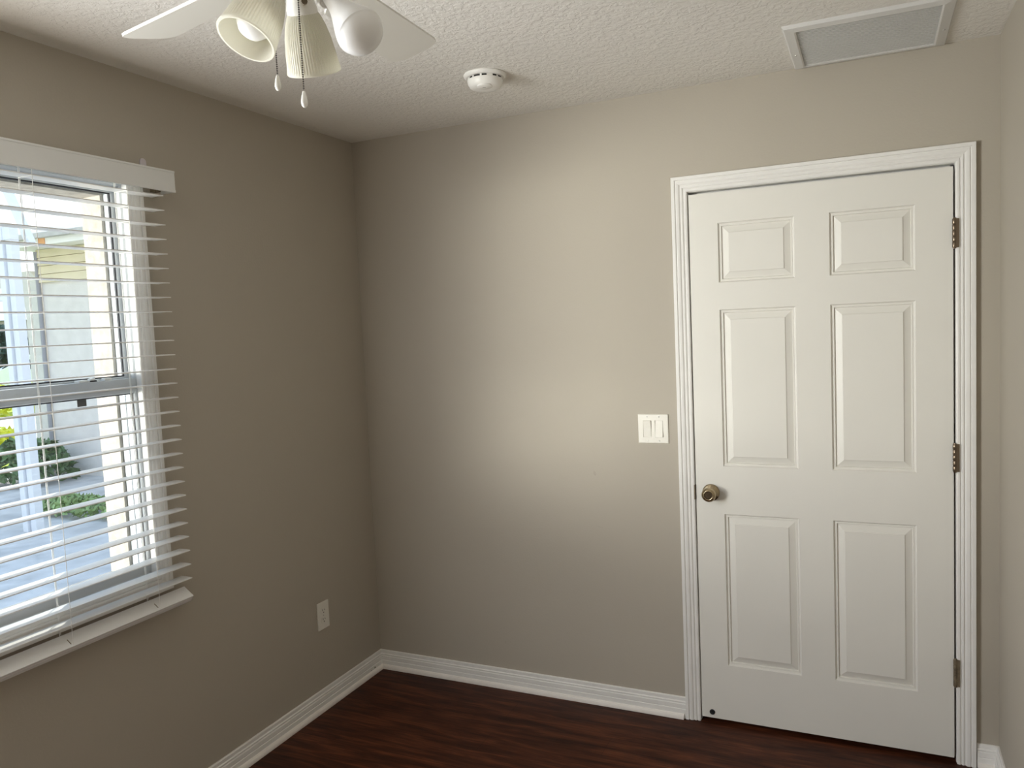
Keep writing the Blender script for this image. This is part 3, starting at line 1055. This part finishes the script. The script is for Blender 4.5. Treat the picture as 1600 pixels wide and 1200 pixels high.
def hpart(n, b, m, par=hs, org=(-4.6, 4.0, GZ), **k):
    bmesh.ops.translate(b, verts=b.verts, vec=-Vector(org))
    return obj(n, b, m, par, **k)


b = BM(); box(b, -7.98, -1.2, 4.0, 9.0, GZ, 2.70)
hpart('house_wall', b, M_stucco_grey)
b = BM()
for k in range(4):
    z = 2.44 + k * 0.11
    prism(b, [(3.97 - 0.012, z), (3.97, z + 0.105), (4.0, z + 0.105), (4.0, z)], lambda y, zc: (-8.0, y, zc), lambda y, zc: (-1.2, y, zc))
hpart('siding_band', b, M_siding)
b = BM(); box(b, -8.25, -1.2, 3.62, 4.2, 2.88, 2.92)
hpart('soffit', b, M_fascia)
b = BM(); box(b, -8.27, -1.2, 3.58, 3.62, 2.86, 3.0)
fa = hpart('fascia', b, M_fascia)
b = BM(); box(b, -7.36, -7.24, 3.570, 3.580, 2.862, 2.998)
hpart('fascia_patch', b, M_orange, fa)
b = BM()
prism(b, [(3.5, 3.0), (6.6, 3.85), (9.4, 3.0), (9.4, 2.94), (3.5, 2.94)], lambda y, z: (-8.35, y, z), lambda y, z: (-1.2, y, z))
hpart('roof', b, M_roof)
b = BM()
tube(b, [(-8.0, 3.965, 2.85), (-8.0, 3.965, GZ + 0.06), (-8.0, 3.90, GZ + 0.03)], 0.028, 10)
o = hpart('downspout', b, mat('downspout_grey', (0.30, 0.30, 0.33), 0.5), smooth=True)

# arched porch column left of the house wall
pc_ = thing(empty('porch_column', (-8.22, 4.12, GZ)), 'grey stucco porch column carrying a low arch, left of the house wall', 'column')
b = BM(); box(b, -8.36, -8.08, 4.0, 4.28, GZ, 2.35, 0.01)
bmesh.ops.translate(b, verts=b.verts, vec=(8.22, -4.12, -GZ))
obj('shaft', b, M_column, pc_)
b = BM()
N = 18
xa0, xa1 = -10.4, -8.36
top = 2.62
lower = []
for k in range(N + 1):
    t = k / N
    x = xa0 + (xa1 - xa0) * t
    lower.append((x, 2.05 + 0.42 * math.sqrt(max(0, 1 - (2 * t - 1) ** 2))))
poly = [(xa0 - 0.28, top), (xa0 - 0.28, GZ), (xa0, GZ)] + lower + [(xa1 + 0.28, 2.35), (xa1 + 0.26, 2.50), (xa1 + 0.1, top)]
prism(b, poly, lambda x, z: (x, 4.03, z), lambda x, z: (x, 4.25, z))
bmesh.ops.translate(b, verts=b.verts, vec=(8.22, -4.12, -GZ))
obj('arch', b, M_column, pc_)

# screen-porch frame
sp = thing(empty('screen_frame', (-5.1, 1.72, GZ)), 'white aluminium screen enclosure post with rails standing on the pavers', 'screen post')


def spart(n, b, m, **k):
    bmesh.ops.translate(b, verts=b.verts, vec=-Vector((-5.1, 1.72, GZ)))
    return obj(n, b, m, sp, **k)


b = BM(); box(b, -5.175, -5.105, 1.66, 1.74, GZ, 2.70, 0.003)
box(b, -5.085, -5.010, 1.68, 1.76, GZ, 2.70, 0.003)
box(b, -5.106, -5.084, 1.70, 1.72, GZ, 2.70)
spart('post', b, M_alum)
b = BM(); box(b, -8.2, -5.0, 1.67, 1.75, 2.58, 2.70, 0.003)
spart('top_beam', b, M_alum)
b = BM(); box(b, -8.2, -5.17, 1.69, 1.73, 2.03, 2.09, 0.003)
spart('cross_rail', b, M_alum)
b = BM()
tube(b, [(-5.05, 1.90, 2.56), (-5.38, 1.86, 3.30)], 0.045, 4)
spart('diagonal_brace', b, M_alum)


def leafy(name, label, cx, cy, rx, ry, rz, n, m, size, cat='shrub', z=GZ, stems=True):
    root = thing(empty(name, (cx, cy, z)), label, cat)
    b = BM()
    for _ in range(n):
        th = random.uniform(0, 2 * math.pi); ph = random.uniform(0, 1) ** 0.7
        rr = random.uniform(0.75, 1.0)
        p = Vector((rx * rr * math.cos(th) * math.sqrt(1 - (ph * 0.95) ** 2), ry * rr * math.sin(th) * math.sqrt(1 - (ph * 0.95) ** 2), rz * ph * rr + 0.04))
        up = Vector((random.uniform(-1, 1), random.uniform(-1, 1), random.uniform(-0.2, 1.2))).normalized()
        sd = up.orthogonal().normalized()
        s = size * random.uniform(0.7, 1.3)
        nrm = up.cross(sd)
        q = [p - up * s, p + sd * s * 0.45 + nrm * s * 0.1, p + up * s, p - sd * s * 0.45 + nrm * s * 0.1]
        b.faces.new([b.verts.new(w) for w in q])
    obj('foliage', b, m, root)
    if stems:
        b = BM()
        for k in range(5):
            t = k * 1.3
            tube(b, [(0.05 * math.cos(t), 0.05 * math.sin(t), 0), (rx * 0.5 * math.cos(t), ry * 0.5 * math.sin(t), rz * 0.75)], [0.012, 0.006], 6)
        obj('stems', b, M_bark, root)
    return root


leafy('shrub', 'dark green low shrub at the foot of the porch column', -7.75, 3.45, 0.62, 0.5, 0.52, 700, M_leaf_d, 0.07)
leafy('shrub', 'dark green shrub left of the white screen post', -9.6, 2.55, 0.9, 0.6, 0.48, 700, M_leaf_d, 0.07)
leafy('shrub', 'yellow green sunlit shrub beyond the pavers', -11.0, 4.85, 0.7, 0.7, 0.42, 600, M_leaf_y, 0.07)
leafy('grass_clump', 'green grass clump growing at the paver edge', -5.25, 2.35, 0.75, 0.25, 0.13, 700, M_leaf_g, 0.05, 'grass', stems=False)
leafy('hedge', 'low yellow green hedge beyond the pale driveway', -18.5, 10.2, 1.0, 3.5, 0.75, 1500, M_leaf_y, 0.13, 'hedge', stems=False)

# parked car
cx, cy = -22.6, 13.9
car = thing(empty('car', (cx, cy, GZ)), 'white parked car seen between the screen post and the porch column', 'car')
car.rotation_euler = (0, 0, R(60))
b = BM()
side = [(-2.2, 0.35), (-2.25, 0.7), (-2.1, 0.92), (-1.15, 1.02), (-0.35, 1.50), (0.9, 1.52), (1.75, 1.05), (2.15, 0.98), (2.2, 0.5), (2.1, 0.32)]
prism(b, side, lambda x, z: (x, -0.86, z), lambda x, z: (x, 0.86, z))
bmesh.ops.bevel(b, geom=list(b.edges), offset=0.05, segments=2, affect='EDGES')
obj('body', b, M_car, car)
b = BM()
for s in (-1, 1):
    prism(b, [(-0.85, 1.04), (-0.28, 1.42), (0.85, 1.44), (1.45, 1.08)], lambda x, z: (x, s * 0.85, z), lambda x, z: (x, s * 0.868, z))
obj('side_window', b, M_carwin, car)
b = BM()
prism(b, [(-1.08, 1.06), (-0.38, 1.47), (-0.39, 1.495), (-1.10, 1.085)], lambda x, z: (x, -0.72, z), lambda x, z: (x, 0.72, z))
obj('windshield', b, M_carwin, car)
for wx in (-1.38, 1.38):
    for s in (-1, 1):
        b = BM()
        lathe(b, [(0.0, -0.10), (0.20, -0.10), (0.31, -0.09), (0.33, -0.05), (0.33, 0.05), (0.31, 0.09), (0.0, 0.10)], 24, (0, 1, 0), (wx, s * 0.80, 0.33))
        obj('wheel', b, M_rubber, car, smooth=True)

# house across the street
fh = thing(empty('white_house', (-43.5, 26.0, GZ)), 'white house with dark windows across the street', 'house')
b = BM(); box(b, -6, 6, -9, 9, 0, 3.2)
obj('house_wall', b, M_far, fh)
b = BM(); prism(b, [(-6.6, 3.15), (0, 5.6), (6.6, 3.15)], lambda x, z: (x, -9.6, z), lambda x, z: (x, 9.6, z))
obj('roof', b, mat('far_roof', (0.70, 0.68, 0.66), 0.9), fh)
for yw in (-7.0, -4.2, -1.0, 2.2, 5.4):
    b = BM(); box(b, 6.0, 6.05, yw - 0.6, yw + 0.6, 0.9, 2.3)
    wf = obj('house_window', b, M_carwin, fh)
    b = BM(); box(b, 6.05, 6.08, yw - 0.03, yw + 0.03, 0.9, 2.3)
    obj('mullion', b, M_far, wf)
fh.rotation_euler = (0, 0, R(-30))


def tree(label, x, y, h, r):
    root = thing(empty('tree', (x, y, GZ)), label, 'tree')
    b = BM(); tube(b, [(0, 0, 0), (0.05, 0.03, h * 0.55)], [0.16, 0.09], 10)
    obj('trunk', b, M_bark, root)
    b = BM()
    for _ in range(1400):
        d = Vector((random.gauss(0, 1), random.gauss(0, 1), random.gauss(0, 1))).normalized()
        p = Vector((0, 0, h * 0.62)) + Vector((d.x * r, d.y * r, d.z * h * 0.40)) * random.uniform(0.6, 1.0)
        up = Vector((random.uniform(-1, 1), random.uniform(-1, 1), random.uniform(-1, 1))).normalized()
        sd = up.orthogonal()
        s = 0.22
        b.faces.new([b.verts.new(w) for w in (p - up * s, p + sd * s * 0.5, p + up * s, p - sd * s * 0.5)])
    obj('crown', b, M_tree, root)


tree('dark green tree across the street left of the screen post', -37.5, 21.6, 2.9, 1.2)
tree('dark green tree across the street behind the parked car', -34.0, 22.6, 2.6, 1.5)
